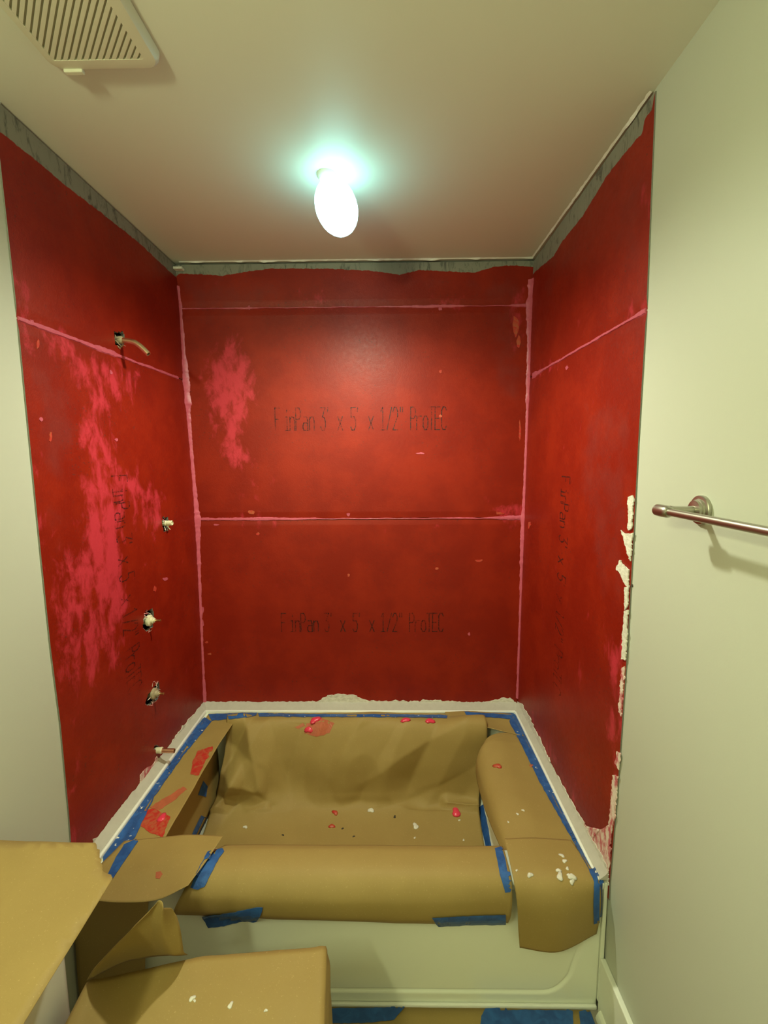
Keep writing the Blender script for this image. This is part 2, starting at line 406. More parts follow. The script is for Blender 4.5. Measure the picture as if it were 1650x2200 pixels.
# pink sealant in the corners and over the joints
def corner_bead(parent, side, px):
    bm = bmesh.new(); rings = []
    pts = [(at(x, y, 1, 0.)[2], w_) for x, y, w_ in px]; zs = [p[0] for p in pts][::-1]; ws = [p[1] for p in pts][::-1]
    for z in np.arange(zs[0], zs[-1], .006):
        w_ = np.interp(z, zs, ws)*(1+.35*fbm(0, 0, z*25)+random.uniform(-.08, .08)); w2 = w_*(1+.3*fbm(5, 1, z*31))
        x0 = prof(CLZ if side == 'l' else CRZ, z); sg = 1 if side == 'l' else -1
        e = .0012
        rings.append([bm.verts.new(p) for p in ((x0-sg*.001, .0005, z), (x0+sg*w_, .0005, z), (x0+sg*w_, -e, z), (x0+sg*w_*.4, -w2*.4-.001, z), (x0+sg*e, -w2, z), (x0-sg*.001, -w2, z))])
    for a, b in zip(rings, rings[1:]):
        for k in range(6): bm.faces.new((a[k], a[(k+1) % 6], b[(k+1) % 6], b[k]))
    bm.faces.new(rings[0]); bm.faces.new(rings[-1][::-1])
    return fin('sealant_bead', bm, M['pink'], parent, True, 40)
corner_bead(wb, 'l', [(383,612,.007),(388,680,.009),(392,760,.011),(396,800,.020),(400,850,.021),(404,900,.012),(410,1000,.010),(416,1060,.012),(422,1120,.020),(426,1180,.012),(432,1300,.008),(436,1430,.007),(438,1500,.011),(439,1512,.013)])
corner_bead(wb, 'r', [(1138,600,.017),(1138,640,.016),(1138,665,.022),(1138,720,.013),(1138,780,.011),(1134,815,.014),(1132,900,.008),(1128,1050,.008),(1124,1110,.012),(1122,1160,.013),(1118,1300,.007),(1113,1500,.008)])
def ribbon(parent, wall, px, z):
    """a lumpy pink smear pressed along a horizontal joint; px: (pixel x, pixel y, half height)"""
    q = sorted((uz(wall, x, y)[0], h) for x, y, h in px); us = [a for a, _ in q]; hs = [b for _, b in q]
    bm = bmesh.new(); rings = []
    for u in np.arange(us[0], us[-1], .006):
        h = np.interp(u, us, hs)*(1+.4*fbm(u*22, 2)+random.uniform(-.12, .12)); zc = z+.002*fbm(u*12, 7)
        row = []
        for k, t in enumerate((-1, -.6, 0, .6, 1)):
            p = Vector(surf(wall, np.array(u), np.array(zc+t*h))); row.append(bm.verts.new(p+NRM[wall]*(-.004 if k in (0, 4) else (.0006, .0012, .0006)[k-1]*(1+.5*fbm(u*60, t)))))
        rings.append(row)
    for a, b in zip(rings, rings[1:]):
        for k in range(4): bm.faces.new((a[k], a[k+1], b[k+1], b[k]))
        bm.faces.new((a[4], a[0], b[0], b[4]))
    bm.faces.new(rings[0]); bm.faces.new(rings[-1][::-1])
    return fin('sealant_bead', bm, M['pink'], parent, True, 40)
ribbon(wl, 'l', [(40,683,.006),(110,710,.008),(180,748,.006),(215,760,.011),(245,770,.010),(262,776,.006),(300,790,.006),(383,815,.007)], 1.953)
ribbon(wr, 'r', [(1142,812,.016),(1165,800,.006),(1240,760,.005),(1300,725,.005),(1350,698,.004),(1386,676,.009)], 1.953)
ribbon(wb, 'b', [(422,1114,.007),(480,1113,.006),(560,1112,.009),(620,1112,.006),(680,1113,.004)], 1.3375)
ribbon(wb, 'b', [(680,1113,.0024),(820,1116,.0022),(940,1117,.0018),(990,1116,.004),(1040,1117,.0025),(1090,1117,.010),(1122,1117,.016)], 1.3375)
ribbon(wb, 'b', [(390,656,.0025),(470,655,.0018),(530,656,.005),(560,656,.0018),(700,656,.0025),(800,657,.0018),(940,657,.008),(985,657,.005),(1010,658,.0018),(1090,659,.0025),(1135,660,.012)], 2.2535)
# small red and pink runs of membrane on the boards
for px, py, rw, rh, wall, par, mt in [(1117,925,2.5,20,'b',wb,'red'),(540,1100,7,5,'b',wb,'red'),(555,1147,4,3,'b',wb,'red'),(465,1127,5,2,'b',wb,'pink'),(1030,1204,9,3,'b',wb,'red'),(905,974,10,2,'b',wb,'pink'),(946,798,4,4,'b',wb,'red'),(946,894,4,3,'b',wb,'red'),
        (946,664,4,4,'b',wb,'pink'),(535,662,3,5,'b',wb,'pink'),(435,1338,3,8,'b',wb,'pink'),(435,1310,3,10,'b',wb,'pink'),(444,1380,4,3,'b',wb,'red'),(450,1405,6,2,'b',wb,'red'),(1008,1362,3,3,'b',wb,'pink'),(938,1221,4,3,'b',wb,'red'),(749,1236,3,3,'b',wb,'red'),(748,1106,4,3,'b',wb,'pink'),
        (354,1244,6,4,'l',wl,'pink'),(333,1265,3,8,'l',wl,'red'),(88,901,4,4,'l',wl,'pink'),(108,938,3,10,'l',wl,'red'),(81,740,3,10,'l',wl,'red'),(68,690,5,4,'l',wl,'pink'),(238,800,3,5,'l',wl,'pink'),(250,945,4,4,'l',wl,'pink'),
        (1218,790,3,4,'r',wr,'pink'),(1075,1103,10,4,'b',wb,'red'),(1100,1112,16,4,'b',wb,'red'),(1137,1128,3,9,'r',wr,'red'),(1108,700,6,26,'b',wb,'red'),(1114,735,4,14,'b',wb,'red')]:
    pl = [(px+rw*math.cos(a)*random.uniform(.6, 1.3), py+rh*math.sin(a)*random.uniform(.6, 1.3)) for a in np.linspace(0, 2*math.pi, 9)[:-1]]
    decal('membrane_run', pl, (wall,), M[mt], par, .0012, 0, .8, 4)

# stencilled print on the boards
GL = {'F': [[(0,0),(0,1),(1,1)], [(0,.5),(.7,.5)]], 'i': [[(.2,.6),(.5,.6),(.5,0)], [(.1,0),(.9,0)], [(.5,.82),(.5,.9)]], 'n': [[(0,0),(0,.6)], [(0,.48),(.4,.6),(.8,.58),(1,.42),(1,0)]],
      'P': [[(0,0),(0,1),(.7,1),(1,.86),(1,.64),(.7,.5),(0,.5)]], 'a': [[(.1,.6),(.8,.6),(1,.45),(1,0)], [(1,.33),(.2,.33),(0,.22),(0,.1),(.2,0),(1,0)]],
      '3': [[(0,1),(1,1),(.4,.6),(.8,.55),(1,.38),(1,.15),(.7,0),(.3,0),(0,.15)]], "'": [[(.35,1),(.3,.82)]], 'x': [[(0,0),(1,.6)], [(0,.6),(1,0)]],
      '5': [[(1,1),(.1,1),(.05,.58),(.7,.6),(1,.42),(1,.18),(.7,0),(.25,0),(0,.14)]], '1': [[(.1,.82),(.5,1),(.5,0)], [(.1,0),(.9,0)]], '/': [[(0,0),(1,1)]],
      '2': [[(0,.8),(.3,1),(.7,1),(1,.82),(1,.6),(0,0),(1,0)]], '"': [[(.2,1),(.2,.8)], [(.65,1),(.65,.8)]], 'r': [[(0,0),(0,.6)], [(0,.42),(.4,.6),(1,.6)]],
      'o': [[(.3,0),(.7,0),(1,.15),(1,.45),(.7,.6),(.3,.6),(0,.45),(0,.15),(.3,0)]], 'T': [[(0,1),(1,1)], [(.5,1),(.5,0)]], 'E': [[(1,1),(0,1),(0,0),(1,0)], [(0,.5),(.8,.5)]],
      'C': [[(1,.85),(.75,1),(.3,1),(0,.85),(0,.15),(.3,0),(.75,0),(1,.15)]]}
TXT = list(zip("FinPan3'x5'x1/2\"ProTEC", [125,205,250,300,360,415,510,558,655,765,810,915,1015,1070,1120,1175,1270,1320,1375,1425,1475,1530]))
def stencil(parent, wall, o, du, dv, length, height, stroke, fade0=1., fade1=1.):
    """o: start on the baseline (u,z); du, dv: unit directions of reading and of letter height"""
    bm = bmesh.new(); lay = bm.verts.layers.float.new('ink')
    def P(a, b): return (o[0]+du[0]*a+dv[0]*b, o[1]+du[1]*a+dv[1]*b)
    cw = 40/1450*length
    for ch, x in TXT:
        x0 = (x-145)/1450*length
        for line in GL[ch]:
            for (ax_, ay), (bx_, by) in zip(line, line[1:]):
                a = Vector((x0+ax_*cw, ay*height)); b = Vector((x0+bx_*cw, by*height)); d = (b-a).normalized(); a -= d*stroke*.4; b += d*stroke*.4; nn = Vector((-d.y, d.x))*stroke/2
                k = max(1, int((b-a).length/.01)); prev = None
                for i in range(k+1):
                    c = a+(b-a)*i/k; row = []
                    for s in (1, -1):
                        u, z = P(*(c+nn*s)); v = bm.verts.new(Vector(surf(wall, np.array(u), np.array(z)))+NRM[wall]*.0007); v[lay] = fade0+(fade1-fade0)*np.clip(c.x/length, 0, 1); row.append(v)
                    if prev: bm.faces.new((prev[0], prev[1], row[1], row[0]))
                    prev = row
    me = bpy.data.meshes.new('printed_text'); bm.to_mesh(me); bm.free()
    o_ = link('printed_text', me, M['ink'], parent); tag(o_, 'faded black stencilled print'); return o_
a, b = uz('b', 597, 925), uz('b', 965, 922); stencil(bb[1], 'b', a, (1, 0), (0, 1), b[0]-a[0], .098, .0042, .75, 1)
a, b = uz('b', 610, 1357), uz('b', 958, 1354); stencil(bb[0], 'b', a, (1, 0), (0, 1), b[0]-a[0], .088, .0042, .9, .9)
a, b = uz('r', 1207, 1030), uz('r', 1195, 1490); stencil(bR[0], 'r', a, (0, -1), (-1, 0), a[1]-b[1], .075, .0045, 1.05, .55)
a, b = uz('l', 236, 1030), uz('l', 275, 1500); stencil(bL[0], 'l', a, (0, -1), (1, 0), a[1]-b[1], .085, .0045, .7, .6)

# ragged white thin-set along the tub and up the front edge of the right board
decal('thinset_smear', [(440,1538),(441,1516),(470,1512),(520,1516),(560,1510),(620,1512),(680,1506),(705,1495),(730,1490),(760,1494),(790,1505),(850,1506),(930,1504),(1000,1510),(1050,1508),(1075,1500),(1100,1500),(1112,1512),(1112,1532)], ('b',), M['plaster'], wb, .003, 0, 2.4, 4, 12)
decal('thinset_smear', [(441,1518),(415,1535),(388,1565),(372,1590),(352,1628),(335,1650),(320,1662),(300,1690),(280,1712),(262,1735),(245,1762),(225,1790),(200,1803),(198,1840),(212,1840),(300,1712),(380,1608),(442,1536)], ('l',), M['plaster'], wl, .003, 0, 2.4, 4, 12)
decal('thinset_smear', [(1113,1508),(1122,1512),(1136,1536),(1163,1591),(1185,1640),(1217,1700),(1249,1754),(1276,1806),(1292,1830),(1303,1855),(1309,1880),(1309,1902),(1298,1886),(1240,1780),(1180,1668),(1112,1534)], ('r',), M['plaster'], wr, .003, .0012, 2.2, 4, 9)
decal('thinset_smear', [(1256,1762),(1276,1800),(1295,1780),(1308,1772),(1316,1780),(1312,1850),(1308,1880),(1296,1850),(1275,1815)], ('r',), M['pplaster'], wr, .002, .0010, 2.5, 4, 10)
for pl in ([(1352,1068),(1361,1064),(1364,1072),(1360,1135),(1352,1140)], [(1336,1138),(1345,1146),(1362,1145),(1357,1205),(1350,1185),(1343,1160)], [(1326,1222),(1333,1204),(1345,1216),(1354,1225),(1352,1262),(1346,1256),(1335,1232)],
           [(1345,1262),(1353,1258),(1351,1300),(1345,1310),(1344,1285)], [(1344,1312),(1351,1310),(1350,1360),(1346,1418),(1338,1416),(1340,1360)]):
    decal('thinset_smear', pl, ('r',), M['plaster'], wr, .003, .0012, 1.6, 3, 20)
for pl in ([(1337,1435),(1344,1432),(1341,1470),(1335,1540),(1330,1530),(1334,1470)], [(1326,1616),(1334,1618),(1331,1655),(1322,1640)], [(1318,1665),(1329,1668),(1322,1760),(1314,1790),(1308,1780),(1312,1740)]):
    decal('thinset_smear', pl, ('r',), M['pplaster'], wr, .0025, 0, 1.8, 3, 20)
for pl in ([(301,1663),(312,1652),(330,1640),(336,1625),(342,1630),(330,1655),(312,1680),(300,1688)],):
    decal('thinset_smear', pl, ('l',), M['pplaster'], wl, .002, .0004, 1.8, 3, 20)
# raw torn paint along the ceiling where the old lining came off
def torn(pts):
    bm = bmesh.new(); rows = []
    for (p, q) in zip(pts, pts[1:]):
        p, q = Vector(p), Vector(q); k = int((q-p).length/.012); d = (q-p).normalized(); nn = Vector((-d.y, d.x, 0))
        for i in range(k):
            c = p+(q-p)*i/k; wd = .004+.004*abs(fbm(c.x*30, c.y*30))+random.uniform(0, .002); hh = .003+.006*max(0, fbm(c.x*17, c.y*17, 4))
            rows.append([bm.verts.new(v) for v in (c+nn*wd+Vector((0, 0, H)), c+Vector((0, 0, H-hh)), c-nn*.002+Vector((0, 0, H)))])
    for a, b in zip(rows, rows[1:]):
        bm.faces.new((a[0], a[1], b[1], b[0])); bm.faces.new((a[1], a[2], b[2], b[1]))
    return fin('torn_paint_edge', bm, M['caulk'], ceiling)
torn([(XR-.002, -.9, 0), (XR-.002, -.015, 0), (.0, -.012, 0)])
def fillet(parent, wall, u0, u1, top, run):           # sloping bed of thin-set between the board and the tub rim
    bm = bmesh.new(); rows = []
    for u in np.arange(u0, u1, .008):
        zt_ = top+.006*fbm(u*20, 3)+random.uniform(-.002, .002); row = []
        for t, dz in ((0, zt_), (.35, ZR+.016), (1, ZR+.002)):
            p = Vector(surf(wall, np.array(u), np.array(dz)))+NRM[wall]*(run*t+.001+.0012*fbm(u*40, t*9)*(t > 0)); p.z = dz; row.append(bm.verts.new(p))
        row.append(bm.verts.new(Vector(surf(wall, np.array(u), np.array(ZR+.0005)))+NRM[wall]*.001)); row[-1].co.z = ZR+.0005
        rows.append(row)
    for a, b in zip(rows, rows[1:]):
        for k in range(4): bm.faces.new((a[k], a[(k+1) % 4], b[(k+1) % 4], b[k]))
    bm.faces.new(rows[0]); bm.faces.new(rows[-1][::-1])
    return fin('thinset_bed', bm, M['bed'], parent, True, 50)
fillet(wb, 'b', .012, 1.498, .462, .058); fillet(wl, 'l', -.898, -.004, .466, .036); fillet(wr, 'r', -.905, -.004, .468, .025)
bm = bmesh.new(); bbox(bm, (-.008, -.03, 2.405), (.03, -.002, 2.415), .002); fin('thinset_smear', bm, M['plaster'], wb)

# ------------------------------------------------------------------ bathtub
tub = tag(empty('bathtub', (.7525, -.45, 0)), 'white alcove bathtub masked with brown paper and blue tape between the red walls', 'bathtub')
def rrect(x0, x1, y0, y1, r, n=6):
    out = []
    for cx, cy, a0 in ((x1-r, y1-r, 0), (x0+r, y1-r, 90), (x0+r, y0+r, 180), (x1-r, y0+r, 270)):
        for k in range(n+1):
            a = math.radians(a0+90*k/n); out.append((cx+r*math.cos(a), cy+r*math.sin(a)))
    return out
bm = bmesh.new()
loops = [rrect(.026, 1.496, -.912, -.002, .004), rrect(.028, 1.490, -.905, -.006, .01)]
specs = [(rrect(.026, 1.494, -.897, -.002, .003), .40), (rrect(.026, 1.494, -.908, -.002, .004), .418), (rrect(.027, 1.493, -.910, -.003, .006), .432), (rrect(.03, 1.49, -.903, -.006, .01), ZR), (rrect(.100, 1.365, -.81, -.105, .06), ZR+.001), (rrect(.108, 1.355, -.80, -.112, .06), ZR-.006), (rrect(.112, 1.34, -.79, -.120, .06), ZR-.04), (rrect(.125, 1.30, -.77, -.140, .07), .16), (rrect(.145, 1.27, -.75, -.18, .07), .104), (rrect(.5, 1.0, -.6, -.38, .08), .098)]
rings = [[bm.verts.new((x, y, z)) for x, y in lp] for lp, z in specs]
for a, b in zip(rings, rings[1:]):
    for k in range(len(a)): bm.faces.new((a[k], a[(k+1) % len(a)], b[(k+1) % len(b)], b[k]))
bm.faces.new(rings[-1])
basin = fin('basin', bm, M['acrylic'], tub, True, 50)
# apron: slab with a shallow recessed field with rounded lower corners
bm = bmesh.new(); nx, nz = 360, 150; grid = []
for j in range(nz+1):
    z = .01+.415*j/nz; row = []
    for i in range(nx+1):
        x = .027+1.466*i/nx
        hx = 1.405+.05*np.clip((z-.1)/.2, 0, 1)       # right border leans outwards towards the top
        qx = max(.09-x, x-hx)+.07; qz = max(.072-z, z-.60)+.07
        d = min(max(qx, qz), 0)+math.hypot(max(qx, 0), max(qz, 0))-.07     # < 0 inside the field
        t = np.clip(-d/.010, 0, 1); t = t*t*(3-2*t)
        y = -.9+.0025*t+.007*math.exp(-(d/.0042)**2)*np.clip((.36-z)/.2, 0, 1)
        row.append(bm.verts.new((x, y+.003*(1-z/.425), z)))
    grid.append(row)
for a, b in zip(grid, grid[1:]):
    for i in range(nx): bm.faces.new((a[i], a[i+1], b[i+1], b[i]))
apron = fin('apron', bm, M['acrylic'], tub, True)
s = apron.modifiers.new('thickness', 'SOLIDIFY'); s.thickness = .006; s.offset = -1
for p in apron.data.polygons:
    if p.normal.y > 0: apron.data.flip_normals(); break
bm = bmesh.new(); bbox(bm, (1.4935, -.905, .05), (1.5045, -.893, .43), .002); fin('side_filler', bm, M['acrylic'], tub)
bm = bmesh.new(); bbox(bm, (.03, -.907, FZ), (1.492, -.898, FZ+.012), .003); fin('toe_caulk', bm, M['caulk'], tub)
bm = bmesh.new()                                      # bright caulk line round the rim
for a, b in (((.036, -.90, ZR-.002), (.047, -.056, ZR+.013)), ((.036, -.066, ZR-.002), (1.474, -.055, ZR+.013)), ((1.470, -.908, ZR-.002), (1.480, -.056, ZR+.009))): bbox(bm, a, b, .004)
ck = fin('caulk_line', bm, M['caulk'], tub, True, 50); tag(ck, 'bright white caulk line')
regsurf('tub', basin); regsurf('apron', apron)

# ------------------------------------------------------------------ paper sheets
def cr(P, ts):                                        # Catmull-Rom through rows of P (n,...) at fractional positions ts
    n_ = len(P); out = []
    for t in ts:
        i = min(int(t), n_-2); f = t-i
        p0 = P[max(i-1, 0)] if i > 0 else 2*P[0]-P[1]; p1 = P[i]; p2 = P[i+1]; p3 = P[i+2] if i+2 < n_ else 2*P[-1]-P[-2]
        out.append(.5*(2*p1+(p2-p0)*f+(2*p0-5*p1+4*p2-p3)*f*f+(3*p1-p0-3*p2+p3)*f**3))
    return np.array(out)
def sheet(name, rows, nu, nv, label, key, field=None, amp=.002, freq=7., mat='kraft', parent=None, cat='paper', ragged=None, group=None, flat=True):
    """rows: control rows, each a list of points across the sheet; field(u, v) -> displacement along the normal"""
    A = np.array(rows, float); A = cr(A, np.linspace(0, A.shape[0]-1, nv)); A = np.swapaxes(cr(np.swapaxes(A, 0, 1), np.linspace(0, A.shape[1]-1, nu)), 0, 1)
    du = np.gradient(A, axis=1); dv = np.gradient(A, axis=0); N = np.cross(du, dv); N /= np.linalg.norm(N, axis=2, keepdims=True)+1e-9
    if N[..., 2].mean() - N[..., 1].mean() < 0: N = -N
    D = np.zeros((nv, nu)); off = random.uniform(0, 50)
    for j in range(nv):
        for i in range(nu):
            u = i/(nu-1); v = j/(nv-1); p = A[j, i]
            D[j, i] = amp*fbm(p[0]*freq+off, p[1]*freq, p[2]*freq, 3)
            if field: D[j, i] += field(u, v)
    A = A+N*D[..., None]
    me = bpy.data.meshes.new(name); idx = np.arange(nu*nv).reshape(nv, nu)
    F = np.stack([idx[:-1, :-1], idx[:-1, 1:], idx[1:, 1:], idx[1:, :-1]], -1).reshape(-1, 4)
    a_, b_, c_ = A.reshape(-1, 3)[F[len(F)//2][:3]]
    if np.dot(np.cross(b_-a_, c_-a_), N[nv//2, nu//2]) < 0: F = F[:, ::-1]
    me.from_pydata(A.reshape(-1, 3).tolist(), [], F.tolist()); me.polygons.foreach_set('use_smooth', [True]*len(me.polygons))
    o = link(name, me, M[mat], parent)
    if label: tag(o, label, cat, group)
    regsurf(key, o)
    s = o.modifiers.new('thickness', 'SOLIDIFY'); s.thickness = .0008; s.offset = -1
    return o
def seg_d(u, v, a, b, asp=1.0):
    ux, vy = (u-a[0])*asp, v-a[1]; dx, dy = (b[0]-a[0])*asp, b[1]-a[1]; L = dx*dx+dy*dy+1e-9
    t = min(1, max(0, (ux*dx+vy*dy)/L)); return math.hypot(ux-dx*t, vy-dy*t), t
def creases(lst, asp):
    def f(u, v):
        s = 0
        for a, b, A_, w_ in lst:
            d, t = seg_d(u, v, a, b, asp)
            if d < w_: s += A_*(1-d/w_)
        return s
    return f
zp = ZR+.004
# floor of the room: kraft paper
sheet('kraft_paper_sheet', [[(.55, -1.9, FZ+.004), (1.0, -1.9, FZ+.004), (1.47, -1.9, FZ+.004)], [(.55, -1.3, FZ+.004), (1.0, -1.3, FZ+.005), (1.47, -1.3, FZ+.004)], [(.55, -.910, FZ+.004), (1.0, -.905, FZ+.004), (1.47, -.910, FZ+.004)]], 30, 30,
      'brown kraft paper covering the floor in front of the bathtub apron', 'floorpaper', None, .001)
# big sheet over the back of the tub and its floor
back_cr = creases([((.06, .08), (.22, .56), .020, .17), ((.61, .06), (.46, .42), .016, .20), ((1.0, .10), (.57, .44), .022, .22), ((.57, .44), (.56, .55), -.010, .12), ((-.02, .36), (.16, .47), .020, .11), ((.16, .47), (.24, .58), -.014, .12),
                   ((.06, .42), (.02, .62), .020, .10), ((.36, .10), (.30, .40), -.010, .18), ((.84, .15), (.74, .45), -.016, .17), ((.88, .55), (1.0, .58), .012, .06), ((.78, .60), (.95, .50), -.008, .12), ((.15, .08), (.02, .35), -.012, .1)], 1.9)
sheet('kraft_paper_sheet', [[(.150, -.075, zp), (.5, -.060, zp), (.9, -.058, zp), (1.30, -.075, zp)],
                            [(.175, -.155, zp+.006), (.5, -.150, zp+.004), (.9, -.15, zp+.004), (1.315, -.18, zp+.006)],
                            [(.178, -.215, .31), (.5, -.205, .33), (.9, -.20, .33), (1.30, -.225, .32)],
                            [(.155, -.262, .175), (.5, -.245, .18), (.9, -.235, .18), (1.275, -.255, .175)],
                            [(.150, -.36, .136), (.5, -.33, .130), (.9, -.31, .130), (1.265, -.33, .136)],
                            [(.165, -.55, .125), (.5, -.55, .122), (.9, -.55, .122), (1.255, -.55, .125)],
                            [(.18, -.75, .135), (.5, -.75, .130), (.9, -.75, .130), (1.25, -.75, .135)]], 130, 120,
      'large crumpled brown kraft paper lining the back and bottom of the bathtub', 'backpaper', lambda u, v: back_cr(u, v)*min(1, max(.15, (v-.05)/.12))*(2.2 if v < .62 else max(0, 1-(v-.62)/.1)), .0025, 6)
# strip on the left rim, its inner edge standing free over the basin
sheet('kraft_paper_sheet', [[(.062, -.075, zp+.001), (.12, -.075, zp+.002), (.215, -.085, zp+.010)], [(.066, -.3, zp+.001), (.12, -.3, zp+.003), (.202, -.3, zp+.012)], [(.072, -.55, zp+.001), (.12, -.55, zp+.003), (.204, -.55, zp+.013)], [(.080, -.82, zp+.001), (.13, -.82, zp+.003), (.205, -.82, zp+.008)]], 30, 80,
      'narrow brown kraft strip on the left tub rim with red smears', 'leftpaper', None, .0025, 9)
# fold of the same kind hanging inside the left end of the basin
sheet('kraft_paper_sheet', [[(.122, -.15, .434), (.122, -.45, .434), (.122, -.79, .434)], [(.130, -.16, .29), (.131, -.45, .29), (.132, -.78, .29)], [(.146, -.19, .15), (.146, -.45, .15), (.148, -.74, .15)]], 24, 24,
      'shaded brown paper hanging down inside the left end of the tub', 'inleft', None, .003, 8)
# corner flap over the back right of the rim
sheet('kraft_paper_sheet', [[(1.150, -.052, zp+.006), (1.28, -.062, zp+.006), (1.45, -.078, zp+.003)], [(1.150, -.12, zp+.010), (1.28, -.13, zp+.011), (1.452, -.15, zp+.004)], [(1.150, -.185, zp+.010), (1.28, -.205, zp+.022), (1.458, -.25, zp+.006)]], 36, 24,
      'small brown paper flap lying over the back right corner of the tub', 'cornerpaper', creases([((.0, .9), (.75, .75), -.004, .4)], 1.5), .002, 9)
# right rim sheet curling over into the basin
sheet('kraft_paper_sheet', [[(1.462, -.20, zp+.002), (1.41, -.225, zp+.008), (1.345, -.245, zp+.014), (1.30, -.265, zp+.004), (1.275, -.285, zp-.03), (1.268, -.29, zp-.07)],
                            [(1.462, -.33, zp+.002), (1.40, -.33, zp+.008), (1.335, -.34, zp+.012), (1.275, -.345, zp-.002), (1.246, -.35, zp-.035), (1.24, -.35, zp-.085)],
                            [(1.462, -.55, zp+.002), (1.40, -.55, zp+.008), (1.335, -.55, zp+.012), (1.275, -.55, zp-.002), (1.245, -.55, zp-.03), (1.235, -.55, zp-.08)],
                            [(1.462, -.83, zp+.002), (1.40, -.83, zp+.006), (1.34, -.83, zp+.008), (1.275, -.83, zp+.004), (1.252, -.83, zp-.002), (1.24, -.83, zp-.02)]], 50, 60,
      'brown kraft paper on the right tub rim curling over into the basin', 'rightpaper', creases([((.25, .55), (.02, .35), -.006, .3), ((.0, .30), (.45, .22), .005, .2)], .5), .0015, 7)
# long bulging sheet over the front rim
sheet('kraft_paper_sheet', [[(.395, -.80, zp+.003), (.7, -.80, zp+.003), (1.0, -.80, zp+.003), (1.236, -.80, zp+.003)], [(.375, -.845, zp+.020), (.7, -.842, zp+.022), (1.0, -.842, zp+.020), (1.234, -.842, zp+.016)],
                            [(.345, -.905, zp+.016), (.7, -.912, zp+.020), (1.0, -.912, zp+.018), (1.232, -.91, zp+.012)], [(.325, -.940, .425), (.7, -.952, .425), (1.0, -.948, .420), (1.230, -.938, .415)],
                            [(.305, -.945, .385), (.7, -.955, .375), (1.0, -.950, .365), (1.228, -.935, .360)], [(.296, -.930, .352), (.7, -.935, .342), (1.0, -.928, .325), (1.226, -.917, .318)]], 90, 40,
      'long brown kraft sheet bulging over the front rim of the bathtub', 'frontpaper', None, .0018, 5)
# front right sheet hanging down the apron
sheet('kraft_paper_sheet', [[(1.245, -.785, zp+.016), (1.34, -.782, zp+.017), (1.448, -.78, zp+.008)], [(1.240, -.855, zp+.017), (1.35, -.855, zp+.019), (1.462, -.855, zp+.010)], [(1.238, -.915, zp+.006), (1.36, -.922, zp+.010), (1.474, -.912, zp+.002)], [(1.243, -.938, .40), (1.36, -.952, .40), (1.476, -.928, .40)],
                            [(1.250, -.932, .32), (1.36, -.950, .32), (1.476, -.922, .33)], [(1.258, -.925, .250), (1.36, -.940, .256), (1.474, -.915, .285)]], 40, 50,
      'brown kraft sheet with white drips hanging over the front right corner of the tub', 'frpaper', None, .0015, 6)
# front left flap jutting out past the rim
sheet('kraft_paper_sheet', [[(.085, -.795, zp+.010), (.22, -.785, zp+.016), (.33, -.79, zp+.026), (.392, -.802, zp+.034)], [(.062, -.88, zp+.010), (.2, -.88, zp+.016), (.31, -.88, zp+.026), (.375, -.885, zp+.032)], [(.03, -.975, zp+.006), (.18, -.985, zp+.004), (.28, -.982, zp+.010), (.352, -.955, zp+.024)]], 44, 34,
      'brown paper flap jutting out over the front left corner of the tub', 'flpaper', creases([((.45, .0), (.38, .6), .003, .3)], 1.2), .0015, 7)
# sheet hanging down the apron in the shade below it
sheet('kraft_paper_sheet', [[(.006, -.914, .436), (.12, -.914, .436), (.225, -.914, .436)], [(.006, -.925, .25), (.12, -.925, .25), (.205, -.922, .25)], [(.006, -.93, .06), (.12, -.93, .06), (.19, -.925, .06)]], 20, 24,
      'shaded brown paper hanging at the left end of the tub apron behind the toilet', 'hangpaper', None, .002, 8)

# ------------------------------------------------------------------ masking tape
TL = 'strip of blue masking tape '
def tape(poly, names, label, speck=False, jit=.5, lift=.0016, lim=.09, maxe=10):
    o = decal('masking_tape', poly, names, M['tape_speck' if speck else 'tape'], None, .0005, lift, jit, 6, maxe, None, lim)
    return tag(o, label, 'tape')
ALL = ('tub', 'leftpaper', 'rightpaper', 'cornerpaper', 'backpaper', 'frontpaper', 'frpaper', 'flpaper', 'apron')
tape([(439,1541),(380,1614),(300,1716),(222,1832),(221,1868),(228,1872),(246,1862),(290,1800),(332,1712),(392,1626),(455,1550)], ('tub', 'leftpaper'), 'long white-speckled blue tape along the left tub rim', True, 1.0)
tape([(448,1535),(500,1533),(552,1532),(550,1537),(536,1541),(455,1549)], ('tub', 'backpaper', 'leftpaper'), 'short blue tape on the back tub rim by the left corner', False, .8)
tape([(554,1533),(700,1535),(850,1535),(962,1537),(960,1543),(850,1541),(700,1541),(556,1540)], ('tub', 'backpaper'), 'thin white-flecked blue tape line along the middle of the back tub rim', True, .8)
tape([(994,1524),(1050,1528),(1100,1531),(1112,1540),(1100,1546),(1050,1541),(1002,1537)], ('tub', 'cornerpaper'), 'blue tape holding the paper flap in the back right tub corner', False, .8)
tape([(1104,1536),(1114,1538),(1178,1668),(1236,1775),(1282,1868),(1299,1892),(1278,1900),(1262,1862),(1214,1778),(1160,1682),(1094,1550)], ('tub', 'rightpaper', 'cornerpaper', 'frpaper'), 'long white-splashed blue tape along the right tub rim', True, .8)
tape([(1276,1893),(1300,1890),(1298,1975),(1294,1980),(1275,1984),(1274,1940)], ('tub', 'apron', 'frpaper'), 'upright blue tape on the front right corner of the tub', False, .5)
tape([(292,1803),(297,1808),(268,1850),(243,1888),(232,1879),(248,1845),(267,1815)], ('flpaper', 'leftpaper'), 'blue tape at the left edge of the front left paper flap', False, .7)
tape([(447,1830),(478,1824),(482,1830),(470,1845),(440,1905),(425,1911),(409,1907),(424,1872)], ('flpaper', 'frontpaper'), 'wrinkled blue tape joining the front left flap to the long front sheet', False, .8)
